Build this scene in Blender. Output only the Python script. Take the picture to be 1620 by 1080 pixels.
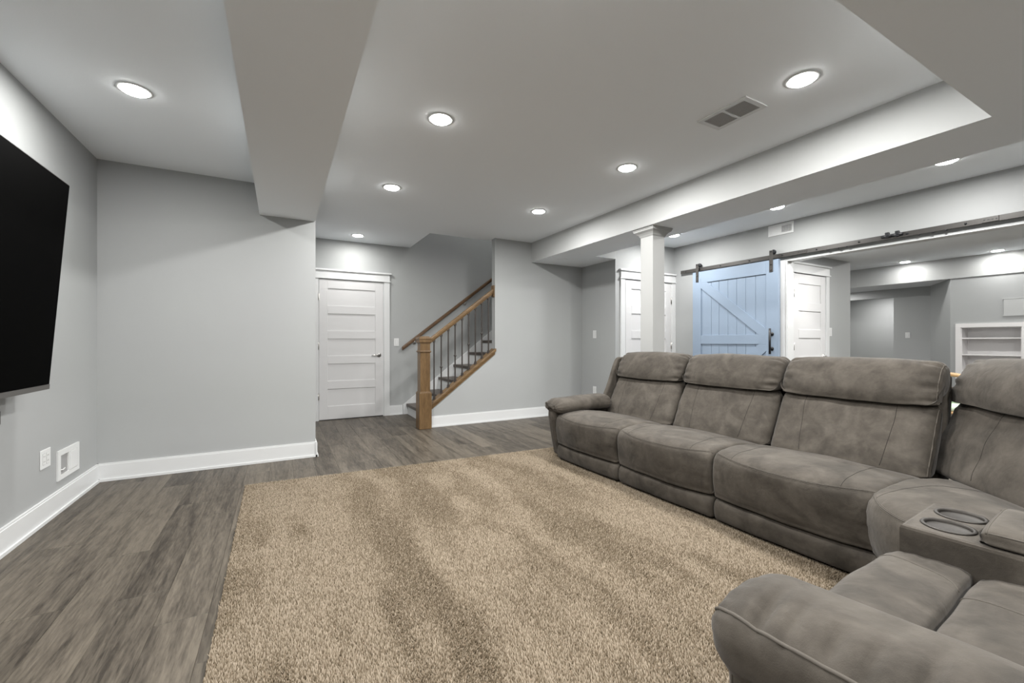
import bpy, bmesh, math, random
import numpy as np
from mathutils import Vector, noise
R = math.radians
for o in list(bpy.data.objects):
    bpy.data.objects.remove(o)
S = bpy.context.scene
col = S.collection
random.seed(7)

# ------------------------------------------------------------------ camera
cam = bpy.data.cameras.new('camera')
cam.sensor_width = 36.0
cam.lens = 672.0 / 1620 * 36
cam.clip_start = 0.02
co = bpy.data.objects.new('camera', cam)
co.location = (0, 0, 1.13)
co.rotation_euler = (R(90), 0, -R(28.55))
col.objects.link(co)
S.camera = co
# ------------------------------------------------------------------ world, exposure
w = bpy.data.worlds.new('world')
w.use_nodes = True
w.node_tree.nodes['Background'].inputs[0].default_value = (1.0, 1.0, 1.0, 1)
w.node_tree.nodes['Background'].inputs[1].default_value = 0.3
S.world = w
S.view_settings.view_transform = 'Standard'
S.view_settings.look = 'None'
S.view_settings.exposure = 0.0
S.view_settings.gamma = 1
S.view_settings.use_curve_mapping = False
S.cycles.diffuse_bounces = 10
S.cycles.max_bounces = 14
LAMP_W = 33.0          # watts of one recessed lamp
DISC = 45.0             # glow of one frosted lens

# ------------------------------------------------------------------ materials
def mat(name, color, rough=.6, spec=.5, metal=0, bump=None, vary=None, emis=None, sheen=0):
    m = bpy.data.materials.new(name)
    m.use_nodes = True
    nt = m.node_tree
    b = nt.nodes['Principled BSDF']
    b.inputs['Base Color'].default_value = (*color, 1)
    b.inputs['Roughness'].default_value = rough
    b.inputs['Metallic'].default_value = metal
    b.inputs['Specular IOR Level'].default_value = spec
    if sheen:
        b.inputs['Sheen Weight'].default_value = sheen
        b.inputs['Sheen Roughness'].default_value = .5
    if vary:      # (scale, second colour)
        g = nt.nodes.new('ShaderNodeNewGeometry')
        n = nt.nodes.new('ShaderNodeTexNoise')
        n.inputs['Scale'].default_value = vary[0]
        n.inputs['Detail'].default_value = 4
        nt.links.new(g.outputs['Position'], n.inputs['Vector'])
        r = nt.nodes.new('ShaderNodeMapRange')
        r.inputs[1].default_value = .35
        r.inputs[2].default_value = .65
        nt.links.new(n.outputs['Fac'], r.inputs[0])
        x = nt.nodes.new('ShaderNodeMix')
        x.data_type = 'RGBA'
        x.inputs[6].default_value = (*color, 1)
        x.inputs[7].default_value = (*vary[1], 1)
        nt.links.new(r.outputs[0], x.inputs[0])
        nt.links.new(x.outputs[2], b.inputs['Base Color'])
    if bump:      # (scale, distance)
        g = nt.nodes.new('ShaderNodeNewGeometry')
        n = nt.nodes.new('ShaderNodeTexNoise')
        n.inputs['Scale'].default_value = bump[0]
        n.inputs['Detail'].default_value = 5
        nt.links.new(g.outputs['Position'], n.inputs['Vector'])
        u = nt.nodes.new('ShaderNodeBump')
        u.inputs['Strength'].default_value = .5
        u.inputs['Distance'].default_value = bump[1]
        nt.links.new(n.outputs['Fac'], u.inputs['Height'])
        nt.links.new(u.outputs[0], b.inputs['Normal'])
    if emis:
        b.inputs['Emission Color'].default_value = (*emis[0], 1)
        b.inputs['Emission Strength'].default_value = emis[1]
    return m

M = {}
M['wall'] = mat('grey wall paint', (.355, .367, .366), .55, .3, bump=(180, .0006), vary=(.8, (.345, .354, .358)))
M['ceil'] = mat('ceiling paint', (.86, .895, .93), .8, .2, bump=(150, .0006))
M['soffit_side'] = mat('pale soffit grey toned for glare', (.43, .44, .44), .7, .2)  # wall-like grey, darkened in colour to hold down lamp glare on soffit sides
M['column'] = mat('off white column paint', (.375, .38, .377), .45, .35)
M['duct'] = mat('grey duct shade', (.42, .42, .42), .8)
M['trim'] = mat('white trim paint', (.60, .61, .615), .35, .4)
M['door'] = mat('white door paint', (.58, .58, .585), .38, .4)
M['plate'] = mat('white plastic', (.66, .67, .67), .35, .5)
M['slot'] = mat('dark slot', (.03, .03, .03), .7)
M['greyin'] = mat('grey recess', (.30, .30, .30), .7)
M['steel'] = mat('satin nickel', (.55, .54, .52), .28, .5, 1)
M['cup'] = mat('brushed cup steel', (.05, .046, .042), .5, .5, .9)
M['iron'] = mat('dark iron', (.045, .038, .034), .45, .5, .3, bump=(90, .001))
M['track'] = mat('dark bronze track steel', (.055, .052, .049), .45, .5, .3)
M['black'] = mat('black powder coat', (.012, .013, .016), .4, .5)
M['blue'] = mat('pale blue door paint', (.245, .31, .40), .42, .4, bump=(60, .0005))
M['screen'] = mat('black tv screen', (.0006, .0006, .0006), .75, .02)
M['bezel'] = mat('dark grey bezel', (.10, .095, .09), .4, .5, .4)
M['glow'] = mat('frosted lens', (.9, .9, .88), .5, .2, emis=((1.0, .985, .95), DISC))
M['shelf'] = mat('white shelf paint', (.72, .71, .71), .45)
M['green'] = mat('pale green cushion', (.45, .55, .42), .8)
M['under'] = mat('black under cloth', (.01, .01, .01), .9)
M['baseply'] = mat('subfloor', (.10, .09, .08), .8)

def suede():
    m = bpy.data.materials.new('grey brown suede')
    m.use_nodes = True
    nt = m.node_tree
    N, L = nt.nodes, nt.links
    b = N['Principled BSDF']
    b.inputs['Roughness'].default_value = .78
    b.inputs['Specular IOR Level'].default_value = .25
    b.inputs['Sheen Weight'].default_value = .12
    b.inputs['Sheen Roughness'].default_value = .4
    g = N.new('ShaderNodeNewGeometry')
    def nz(s, d, dist=0):
        n = N.new('ShaderNodeTexNoise')
        n.inputs['Scale'].default_value = s
        n.inputs['Detail'].default_value = d
        n.inputs['Distortion'].default_value = dist
        L.new(g.outputs['Position'], n.inputs['Vector'])
        return n
    a = nz(5.5, 6, 1.2)
    c = nz(38, 4, .6)
    mx = N.new('ShaderNodeMath'); mx.operation = 'MULTIPLY_ADD'
    mx.inputs[1].default_value = .22
    L.new(c.outputs['Fac'], mx.inputs[0])
    mm = N.new('ShaderNodeMath'); mm.operation = 'MULTIPLY'; mm.inputs[1].default_value = .78
    L.new(a.outputs['Fac'], mm.inputs[0])
    L.new(mm.outputs[0], mx.inputs[2])
    cr = N.new('ShaderNodeValToRGB')
    e = cr.color_ramp.elements
    e[0].position = .33; e[0].color = (.034, .029, .023, 1)
    e[1].position = .66; e[1].color = (.080, .070, .058, 1)
    k = e.new(.5); k.color = (.057, .049, .040, 1)
    L.new(mx.outputs[0], cr.inputs[0])
    L.new(cr.outputs[0], b.inputs['Base Color'])
    f = nz(420, 3)
    f2 = nz(22, 4, .5)
    ad = N.new('ShaderNodeMath'); ad.operation = 'MULTIPLY_ADD'; ad.inputs[1].default_value = 5.0
    L.new(f2.outputs['Fac'], ad.inputs[0]); L.new(f.outputs['Fac'], ad.inputs[2])
    u = N.new('ShaderNodeBump'); u.inputs['Strength'].default_value = .45; u.inputs['Distance'].default_value = .0012
    L.new(ad.outputs[0], u.inputs['Height']); L.new(u.outputs[0], b.inputs['Normal'])
    return m
M['suede'] = suede()
M['seam'] = mat('suede piping thread', (.085, .076, .065), .7, .2)
M['piping'] = mat('suede edge piping', (.08, .071, .06), .75, .2)
M['crease'] = mat('dark seam thread', (.025, .022, .019), .8, .2)

def wood(name, c1, c2, axis='Y', scale=1.0, rough=.4, island=False, fine=1.0, lo=.34, hi=.64):
    """long grain along axis, in world space; every separate piece gets its own tone"""
    m = bpy.data.materials.new(name)
    m.use_nodes = True
    nt = m.node_tree
    N, L = nt.nodes, nt.links
    b = N['Principled BSDF']
    b.inputs['Roughness'].default_value = rough
    b.inputs['Specular IOR Level'].default_value = .35
    g = N.new('ShaderNodeNewGeometry')
    mp = N.new('ShaderNodeMapping')
    sc = {'Y': (8, .85, 8), 'X': (.9, 7, 7), 'Z': (7, 7, .9)}[axis]
    mp.inputs['Scale'].default_value = [q * scale for q in sc]
    L.new(g.outputs['Position'], mp.inputs['Vector'])
    rnd = None
    if island:
        oi = N.new('ShaderNodeObjectInfo')
        rs = N.new('ShaderNodeMath'); rs.operation = 'ADD'
        L.new(oi.outputs['Random'], rs.inputs[0]); L.new(g.outputs['Random Per Island'], rs.inputs[1])
        rnd = N.new('ShaderNodeMath'); rnd.operation = 'FRACT'
        L.new(rs.outputs[0], rnd.inputs[0])
        wv = N.new('ShaderNodeMath'); wv.operation = 'MULTIPLY'; wv.inputs[1].default_value = 40
        L.new(rnd.outputs[0], wv.inputs[0])
    def nz(s, d, dist):
        n = N.new('ShaderNodeTexNoise')
        n.noise_dimensions = '4D'
        n.inputs['Scale'].default_value = s
        n.inputs['Detail'].default_value = d
        n.inputs['Distortion'].default_value = dist
        n.inputs['Roughness'].default_value = .62
        L.new(mp.outputs[0], n.inputs['Vector'])
        if rnd: L.new(wv.outputs[0], n.inputs['W'])
        return n
    big = nz(.9, 5, 1.5)
    gr = nz(9 * fine, 6, .4)
    m1 = N.new('ShaderNodeMath'); m1.operation = 'MULTIPLY_ADD'; m1.inputs[1].default_value = .48
    L.new(gr.outputs['Fac'], m1.inputs[0])
    m2 = N.new('ShaderNodeMath'); m2.operation = 'MULTIPLY'; m2.inputs[1].default_value = .52
    L.new(big.outputs['Fac'], m2.inputs[0]); L.new(m2.outputs[0], m1.inputs[2])
    last = m1
    if rnd:
        m3 = N.new('ShaderNodeMath'); m3.operation = 'MULTIPLY_ADD'; m3.inputs[1].default_value = .10
        L.new(rnd.outputs[0], m3.inputs[0])
        m4 = N.new('ShaderNodeMath'); m4.operation = 'SUBTRACT'; m4.inputs[1].default_value = .05
        L.new(m1.outputs[0], m4.inputs[0]); L.new(m4.outputs[0], m3.inputs[2])
        last = m3
    cr = N.new('ShaderNodeValToRGB')
    e = cr.color_ramp.elements
    e[0].position = lo; e[0].color = (*c1, 1)
    e[1].position = hi; e[1].color = (*c2, 1)
    L.new(last.outputs[0], cr.inputs[0]); L.new(cr.outputs[0], b.inputs['Base Color'])
    u = N.new('ShaderNodeBump'); u.inputs['Strength'].default_value = .35; u.inputs['Distance'].default_value = .0008
    L.new(gr.outputs['Fac'], u.inputs['Height']); L.new(u.outputs[0], b.inputs['Normal'])
    return m
M['plank'] = wood('grey brown vinyl plank', (.025, .0195, .014), (.116, .099, .077), 'Y', 1.0, .45, True, 1.3, .385, .62)
M['tread'] = wood('grey brown tread', (.04, .032, .026), (.10, .083, .07), 'Y', 1.5, .45)
M['oakZ'] = wood('stained oak upright', (.072, .040, .017), (.18, .112, .052), 'Z', 1.6, .38)
M['oakX'] = wood('stained oak rail', (.075, .043, .019), (.195, .122, .057), 'X', 1.6, .36)
M['oakD'] = wood('dark stained oak rail', (.05, .027, .014), (.135, .077, .038), 'X', 1.6, .36)
M['chairwood'] = wood('honey chair wood', (.34, .20, .09), (.5, .32, .16), 'Z', 2, .45)

# ------------------------------------------------------------------ mesh builder
ORG = {}
class MB:
    def __init__(s): s.v = []; s.f = []; s.sm = []
    def add(s, v, f, sm=False):
        n = len(s.v); s.v += [tuple(p) for p in v]; s.f += [[i + n for i in q] for q in f]; s.sm += [sm] * len(f)
        return s
    def box(s, x0, x1, y0, y1, z0, z1, c=0):
        x0, x1 = min(x0, x1), max(x0, x1); y0, y1 = min(y0, y1), max(y0, y1); z0, z1 = min(z0, z1), max(z0, z1)
        if c <= 0:
            v = [(x, y, z) for z in (z0, z1) for (x, y) in ((x0, y0), (x1, y0), (x1, y1), (x0, y1))]
            return s.add(v, [[3, 2, 1, 0], [4, 5, 6, 7], [0, 1, 5, 4], [1, 2, 6, 5], [2, 3, 7, 6], [3, 0, 4, 7]])
        b = bmesh.new()
        bmesh.ops.create_cube(b, size=1)
        for p in b.verts:
            p.co = Vector(((x0 + x1) / 2 + p.co.x * (x1 - x0), (y0 + y1) / 2 + p.co.y * (y1 - y0), (z0 + z1) / 2 + p.co.z * (z1 - z0)))
        bmesh.ops.bevel(b, geom=list(b.edges), offset=min(c, .45 * min(x1 - x0, y1 - y0, z1 - z0)), segments=2, affect='EDGES', profile=.5)
        b.verts.ensure_lookup_table()
        v = [tuple(p.co) for p in b.verts]; f = [[q.index for q in fc.verts] for fc in b.faces]
        b.free()
        return s.add(v, f)
    def bmesh(s, b, sm=False):
        b.verts.index_update()
        s.add([tuple(p.co) for p in b.verts], [[q.index for q in fc.verts] for fc in b.faces], sm); b.free(); return s
    def prism(s, pts, axis, a, b):
        """closed 2D outline extruded along axis ('x': pts=(y,z), 'y': pts=(x,z), 'z': pts=(x,y))"""
        n = len(pts)
        def P(p, t): return {'x': (t, p[0], p[1]), 'y': (p[0], t, p[1]), 'z': (p[0], p[1], t)}[axis]
        v = [P(p, a) for p in pts] + [P(p, b) for p in pts]
        f = [list(range(n))[::-1], [n + i for i in range(n)]] + [[i, (i + 1) % n, n + (i + 1) % n, n + i] for i in range(n)]
        return s.add(v, f)
    def tube(s, pts, r, n=8, closed=False, caps=True, sm=True):
        pts = [Vector(p) for p in pts]; m = len(pts); rings = []
        rr = r if isinstance(r, (list, tuple)) else [r] * m
        up = Vector((0, 0, 1))
        for i, p in enumerate(pts):
            a = pts[(i - 1) % m] if (closed or i > 0) else p
            b = pts[(i + 1) % m] if (closed or i < m - 1) else p
            t = (b - a).normalized()
            q = up if abs(t.z) < .9 else Vector((0, 1, 0))
            x = t.cross(q).normalized(); y = x.cross(t)
            rings.append([p + (x * math.cos(6.28318 * k / n) + y * math.sin(6.28318 * k / n)) * rr[i] for k in range(n)])
        v = [q for ring in rings for q in ring]; f = []
        for i in range(m if closed else m - 1):
            j = (i + 1) % m
            for k in range(n):
                f.append([i * n + k, i * n + (k + 1) % n, j * n + (k + 1) % n, j * n + k])
        if caps and not closed:
            f.append(list(range(n))); f.append([(m - 1) * n + k for k in range(n)][::-1])
        return s.add(v, f, sm)
    def lathe(s, prof, c, axis='z', n=28, sm=True):
        """prof: (radius, height) pairs"""
        v = []; f = []
        for (r, h) in prof:
            for k in range(n):
                a, b = r * math.cos(6.28318 * k / n), r * math.sin(6.28318 * k / n)
                v.append({'z': (c[0] + a, c[1] + b, c[2] + h), 'x': (c[0] + h, c[1] + a, c[2] + b), 'y': (c[0] + a, c[1] + h, c[2] + b)}[axis])
        for i in range(len(prof) - 1):
            for k in range(n):
                f.append([i * n + k, i * n + (k + 1) % n, (i + 1) * n + (k + 1) % n, (i + 1) * n + k])
        if prof[0][0] > 1e-5: f.append(list(range(n))[::-1])
        if prof[-1][0] > 1e-5: f.append([(len(prof) - 1) * n + k for k in range(n)])
        return s.add(v, f, sm)
    def build(s, name, m, parent=None, rot=None):
        me = bpy.data.meshes.new(name)
        V = np.array(s.v, dtype=float)
        if parent is not None:
            org = ORG[parent]
        else:
            lo, hi = V.min(0), V.max(0)
            org = ((lo[0] + hi[0]) / 2, (lo[1] + hi[1]) / 2, lo[2])
        V = V - np.array(org)
        me.from_pydata([tuple(p) for p in V], [], s.f)
        for p, q in zip(me.polygons, s.sm): p.use_smooth = q
        b = bmesh.new(); b.from_mesh(me); bmesh.ops.recalc_face_normals(b, faces=b.faces); b.to_mesh(me); b.free()
        me.materials.append(m)
        o = bpy.data.objects.new(name, me); col.objects.link(o)
        ORG[o] = org
        if parent is not None: o.parent = parent
        else: o.location = org
        return o

def empty(name, loc):
    o = bpy.data.objects.new(name, None); o.empty_display_size = .1; col.objects.link(o)
    o.location = loc; ORG[o] = tuple(loc)
    return o
def tag(o, label=None, cat=None, group=None, kind=None):
    if label: o['label'] = label
    if cat: o['category'] = cat
    if group: o['group'] = group
    if kind: o['kind'] = kind
    return o
def struct(o, label=None, cat='structure'):
    o['kind'] = 'structure'
    if label: o['label'] = label; o['category'] = cat
    return o
def rect(axis, u0, u1, z0, z1, t0, t1, mb=None, c=0):
    """flat board on a wall: axis 'y' wall => u is x, t is y; axis 'x' wall => u is y, t is x"""
    mb = mb or MB()
    return mb.box(u0, u1, t0, t1, z0, z1, c) if axis == 'y' else mb.box(t0, t1, u0, u1, z0, z1, c)

# ------------------------------------------------------------------ shell
H = 2.60; SF = 2.31; XL = -1.30; YB = 4.60; YS = 6.62; YW = 5.42; XR = 5.44; XK = 4.22; YD = 4.65
def wall(mb, name, label): return struct(mb.build(name, M['wall']), label, 'wall')
wall(MB().box(XL - .12, XL, -3.0, 6.74, 0, H), 'wall_left', 'grey wall behind the television on the left')
wall(MB().box(XL, .30, YB, YS, 0, H), 'wall_back_left', 'grey wall facing the room left of the stairs')
wall(MB().box(XL, 4.72, YS, YS + .12, 0, 4.9), 'wall_back', 'grey wall behind the door and the stairs')
wall(MB().prism([(1.70, 0), (XK, 0), (XK, H), (2.673, H), (2.673, .975), (1.70, .235)], 'y', YW, YW + .10), 'wall_stair', 'grey wall rising beside the stairs')
wall(MB().box(XK, XR, YD, YW + .10, 0, H), 'wall_closet', 'grey jutting wall with the white door behind the column')
wall(MB().prism([(YD, 0), (2.97, 0), (2.97, 2.12), (.73, 2.12), (.73, 0), (-3.0, 0), (-3.0, H), (YD, H)], 'x', XR, XR + .12), 'wall_right', 'grey wall carrying the sliding door track')
wall(MB().box(XL - .12, 13.2, -3.12, -3.0, 0, H), 'wall_front', 'grey wall behind the viewer')
# stairwell above the ceiling
wall(MB().box(1.66, 1.777, 5.60, YS, H + .1, 4.9).box(1.66, 4.72, 5.50, 5.60, H + .1, 4.9).box(4.60, 4.72, 5.52, YS, 0, 4.9), 'wall_stairwell', 'grey walls of the stairwell above the ceiling')
# far room
wall(MB().box(XR + .12, 7.45, 3.15, 5.9, 0, H), 'wall_far_closet', 'grey wall with a white door beyond the opening')
nic = MB()
nic.box(10.42, 10.75, 2.77, 2.90, 0, 2.24).box(10.42, 10.75, -3, 2.065, 0, 2.24).box(10.42, 10.75, 2.065, 2.77, 1.375, 2.24).box(10.42, 10.75, 2.065, 2.77, 0, .16).box(10.72, 10.8, 2.0, 2.9, 0, 2.24)
wall(nic, 'wall_niche', 'grey far wall holding the white shelf niche')
wall(MB().prism([(10.42, 2.90), (11.40, 3.46), (11.46, 3.36), (10.48, 2.80)], 'z', 0, 2.24), 'wall_far_angled', 'angled grey wall beside the far recess')
wall(MB().prism([(3.40, 0), (4.04, 0), (4.04, 2.065), (5.2, 2.065), (5.2, 0), (5.9, 0), (5.9, 2.24), (3.40, 2.24)], 'x', 11.40, 11.50), 'wall_far_recess', 'grey recessed wall with a doorless opening')
wall(MB().box(12.9, 13.0, -3, 5.9, 0, H), 'wall_far_passage', 'grey wall in the dark passage behind the recess')
wall(MB().box(7.45, 13.0, 5.9, 6.0, 0, H), 'wall_far_end', 'grey end wall of the far room')
# ceiling
ce = MB()
ce.box(XL - .12, 13.1, -3.12, 5.60, H, H + .1).box(XL - .12, 1.777, 5.60, YS + .12, H, H + .1).box(4.60, 13.1, 5.60, YS + .12, H, H + .1)
ce.box(1.6, 4.8, 5.4, 6.8, 4.9, 5.0)
struct(ce.build('ceiling', M['ceil']), 'pale grey flat ceiling with recessed lights', 'ceiling')
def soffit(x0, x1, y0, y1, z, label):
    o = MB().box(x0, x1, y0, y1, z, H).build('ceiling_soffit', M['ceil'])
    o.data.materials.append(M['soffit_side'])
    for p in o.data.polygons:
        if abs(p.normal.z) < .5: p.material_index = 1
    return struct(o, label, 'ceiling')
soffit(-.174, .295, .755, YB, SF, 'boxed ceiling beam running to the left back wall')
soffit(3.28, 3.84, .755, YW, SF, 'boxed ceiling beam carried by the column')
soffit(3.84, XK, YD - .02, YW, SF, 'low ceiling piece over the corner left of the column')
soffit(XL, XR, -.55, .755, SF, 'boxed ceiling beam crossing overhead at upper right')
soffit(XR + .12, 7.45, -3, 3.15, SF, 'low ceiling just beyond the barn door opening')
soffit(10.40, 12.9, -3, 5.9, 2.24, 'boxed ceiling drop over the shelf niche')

# floor: slab, single planks in view, the rest joined
fl = struct(MB().box(XL - .12, 13.1, -3.12, 6.74, -.06, -.004).build('floor', M['baseply']), 'grey brown wood plank floor', 'floor')
PW, PL = .18, 1.22
known = {-4: 3.70, -3: 2.96, -2: 3.667, -1: 3.38}
rest = MB()
def plank_box(mb, x0, x1, y0, y1):
    g, c = .0003, .0008
    x0 += g; x1 -= g; y0 += g; y1 -= g
    v = [(x0, y0, -.004), (x1, y0, -.004), (x1, y1, -.004), (x0, y1, -.004), (x0, y0, -c), (x1, y0, -c), (x1, y1, -c), (x0, y1, -c),
         (x0 + c, y0 + c, 0), (x1 - c, y0 + c, 0), (x1 - c, y1 - c, 0), (x0 + c, y1 - c, 0)]
    f = [[0, 1, 5, 4], [1, 2, 6, 5], [2, 3, 7, 6], [3, 0, 4, 7], [4, 5, 9, 8], [5, 6, 10, 9], [6, 7, 11, 10], [7, 4, 8, 11], [8, 9, 10, 11]]
    mb.add(v, f)
def inview(x0, x1, y0, y1):
    xm, ym = (x0 + x1) / 2, (y0 + y1) / 2
    if xm < .30 and y1 > 4.95 and y0 > 4.6: return False
    if y1 < 1.2 or xm > 4.35: return False
    if x0 > -.24 and y1 < 3.68: return False
    if xm < XL: return False
    return True
nk = 0
for k in range(-7, 75):
    x0 = -.265 + PW * k; x1 = x0 + PW
    off = known.get(k, random.uniform(0, PL))
    j0 = int((-3.1 - off) / PL) - 1
    for j in range(j0, j0 + 12):
        y0 = off + j * PL; y1 = y0 + PL
        a0, a1, b0, b1 = max(x0, XL), min(x1, 13.0), max(y0, -3.0), min(y1, YS)
        if a1 - a0 < .01 or b1 - b0 < .01: continue
        if inview(a0, a1, b0, b1):
            p = MB(); plank_box(p, a0, a1, b0, b1)
            p.build('plank', M['plank'], fl); nk += 1
        else:
            plank_box(rest, a0, a1, b0, b1)
tag(rest.build('planks', M['plank'], fl), kind='stuff')
print('planks', nk)

# baseboards
def baseboard(name, axis, u0, u1, t0, side, label, h=.145):
    """t0: wall face, side: +1/-1 direction out of the wall"""
    mb = MB()
    def bx(z0, z1, d): rect(axis, u0, u1, z0, z1, t0, t0 + side * d, mb)
    bx(0.0005, h - .012, .015); bx(h - .012, h, .011); bx(0.0005, .02, .024)
    return struct(mb.build(name, M['trim']), label, 'baseboard')
baseboard('baseboard_left', 'x', -3, YB, XL, 1, 'white baseboard along the left wall')
baseboard('baseboard_back', 'y', XL, .30, YB, -1, 'white baseboard along the left back wall')
baseboard('baseboard_corner', 'x', YB - .024, YS, .30, 1, 'white baseboard turning the corner left of the door')
baseboard('baseboard_stair', 'y', 1.728, XK, YW, -1, 'white baseboard below the stair wall')
baseboard('baseboard_closet', 'x', YD, YW, XK, -1, 'white baseboard on the jutting wall')
baseboard('baseboard_right', 'x', 2.97, YD, XR, -1, 'white baseboard behind the blue door')
baseboard('baseboard_door', 'y', 1.46, 1.66, YS, -1, 'short white baseboard between the door and the stairs')
# opening liner
mb = MB(); mb.box(XR - .004, XR + .124, 2.952, 2.9695, 0, 2.112).box(XR - .004, XR + .124, .7305, .75, 0, 2.112).box(XR - .004, XR + .124, .7305, 2.9695, 2.112, 2.1195)
struct(mb.build('trim_1', M['trim']), 'white liner around the wide opening under the track', 'trim')
mb = MB(); mb.box(XR - .018, XR, 2.972, 3.04, 0, 2.12)
struct(mb.build('trim_2', M['trim']), 'white casing strip beside the wide opening', 'trim')

# ------------------------------------------------------------------ panel doors
def panel_door(name, axis, u0, u1, top, t, side, label, hinge_u, handle_u, panels=5, lever=True, zc=None, cas=.085, both=True):
    """t: wall face; side: direction out of wall; u0<u1 leaf edges"""
    r = empty(name, ((u0 + u1) / 2, t, 0) if axis == 'y' else (t, (u0 + u1) / 2, 0))
    struct(r, label, 'door')
    D = lambda d: t + side * d
    st = .115; n = panels; gap = .115; bot = .20
    ph = (top - .012 - .115 - bot - gap * (n - 1)) / n
    zs = [bot + i * (ph + gap) for i in range(n)]
    for a, b in ((u0, u0 + st), (u1 - st, u1)):
        rect(axis, a, b, .012, top, D(0), D(.014), c=.002).build('stile', M['door'], r)
    ed = [(.012, bot)] + [(zs[i] + ph, zs[i + 1]) for i in range(n - 1)] + [(zs[-1] + ph, top)]
    for a, b in ed:
        rect(axis, u0 + st, u1 - st, a, b, D(0), D(.014), c=.002).build('rail', M['door'], r)
    for z in zs:
        m = rect(axis, u0 + st - .002, u1 - st + .002, z - .002, z + ph + .002, D(0), D(.003))
        m.build('panel', M['door'], r)
    # casing
    g = .012
    for a, b in ((u0 - g - cas, u0 - g), (u1 + g, u1 + g + cas)):
        rect(axis, a, b, 0, top + g, D(0), D(.022), c=.002).build('casing', M['trim'], r)
    rect(axis, u0 - g, u0, 0, top + g, D(0), D(.006)).build('jamb', M['trim'], r)
    rect(axis, u1, u1 + g, 0, top + g, D(0), D(.006)).build('jamb', M['trim'], r)
    hc = MB(); z = top + g
    rect(axis, u0 - g - cas, u1 + g + cas, z + .014, z + .115, D(0), D(.024), hc)
    rect(axis, u0 - g - cas - .015, u1 + g + cas + .015, z, z + .015, D(0), D(.034), hc)
    rect(axis, u0 - g - cas - .022, u1 + g + cas + .022, z + .115, z + .138, D(0), D(.045), hc)
    hc.build('head_casing', M['trim'], r)
    rect(axis, u0, u1, .0, .012, D(0), D(.008)).build('threshold_gap', M['slot'], r)
    for z in (.30, 1.02, 1.72):
        h = MB(); rect(axis, hinge_u - .012, hinge_u + .012, z, z + .09, D(.010), D(.018), h)
        cpt = (hinge_u, D(.020)) if axis == 'y' else (D(.020), hinge_u)
        h.tube([(*cpt, z - .004), (*cpt, z + .094)], .006)
        h.build('hinge', M['steel'], r)
    # lever handle
    z = .925; s = 1 if handle_u < (u0 + u1) / 2 else -1
    def Q(u, d, z): return (u, D(d), z) if axis == 'y' else (D(d), u, z)
    h = MB()
    h.tube([Q(handle_u, .012, z), Q(handle_u, .022, z)], .030, 20)
    h.tube([Q(handle_u, .02, z), Q(handle_u, .055, z)], .011, 12)
    h.tube([Q(handle_u, .052, z), Q(handle_u + s * .04, .056, z + .004), Q(handle_u + s * .08, .056, z + .002), Q(handle_u + s * .115, .052, z - .006)], [.012, .010, .008, .006], 10)
    h.build('lever_handle', M['steel'], r)
    return r
panel_door('door_1', 'y', .475, 1.365, 2.02, YS, -1, 'white five panel door at the foot of the stairs', .468, 1.305)
panel_door('door_2', 'y', 4.405, 5.345, 2.03, YD, -1, 'white panel door partly hidden behind the square column', 5.352, 4.47)
panel_door('door_3', 'y', 5.93, 6.715, 2.03, 3.15, -1, 'white panel door seen through the wide opening', 5.92, 6.655)

# ------------------------------------------------------------------ staircase
RISE, RUN = .197, .258
st = tag(empty('staircase', (2.2, 6.0, 0)), 'stairs with white risers and grey brown treads going up behind an iron balustrade', 'stairs')
NT = 9
for n in range(NT):
    x = 1.715 + RUN * n; z = .165 + RISE * n
    y0, y1 = YW + .105, YS - .022
    if n == 0: pass
    MB().box(x - .0, x + RUN + .018, y0, y1, z - .042, z, .006).build('tread', M['tread'], st)
    MB().box(x + .02, x + .038, y0, y1, z - RISE if n else 0, z - .042).build('riser', M['trim'], st)
# carcass under the stairs (kept clear of treads)
sk = []
sl = RISE / RUN
sk = [(1.60, 0), (1.60, .145), (1.66, .145), (1.66 + (2.6 - .145) / sl * .9, .145 + 2.6 * .9 - .13), (4.55, 2.35), (4.55, 0)]
e0 = .145; xs = 1.66
sk = [(1.665, 0.0), (1.665, .145), (4.40, .145 + (4.40 - 1.665) * sl), (4.40, 0.0)]
MB().prism(sk, 'y', YS - .020, YS - .002).build('skirt_board', M['trim'], st)
nw = MB()
cx, cy = 1.636, 5.412
npost = MB().box(cx - .082, cx + .082, cy - .082, cy + .082, 0, .465, .006)
npost.prism([(cx - .082, cy - .082), (cx + .082, cy - .082), (cx + .082, cy + .082), (cx - .082, cy + .082)], 'z', .46, .462)
npost.box(cx - .066, cx + .066, cy - .066, cy + .066, .46, 1.16, .004)
npo = npost.build('newel_post', M['oakZ'], st)
def sq_mold(steps, name):
    m = MB()
    for (h, z0, z1) in steps: m.box(cx - h, cx + h, cy - h, cy + h, z0, z1, .004)
    return m.build(name, M['oakZ'], npo)
sq_mold([(.078, .458, .474), (.072, .470, .482)], 'step_molding')
sq_mold([(.073, .985, .994), (.078, .993, 1.006), (.072, 1.005, 1.013)], 'collar')
sq_mold([(.073, 1.105, 1.12), (.082, 1.118, 1.16), (.088, 1.155, 1.175), (.076, 1.172, 1.186), (.06, 1.183, 1.197)], 'post_cap')
def slope_bar(x0, z0, x1, z1, y0, y1, h, name, m, parent, c=.006, extra=None):
    b = bmesh.new(); bmesh.ops.create_cube(b, size=1)
    for p in b.verts:
        t = p.co.x + .5
        p.co = Vector((x0 + (x1 - x0) * t, (y0 + y1) / 2 + p.co.y * (y1 - y0), z0 + (z1 - z0) * t + p.co.z * h))
    bmesh.ops.bevel(b, geom=list(b.edges), offset=c, segments=2, affect='EDGES', profile=.5)
    mb = MB().bmesh(b)
    return mb.build(name, m, parent)
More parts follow.
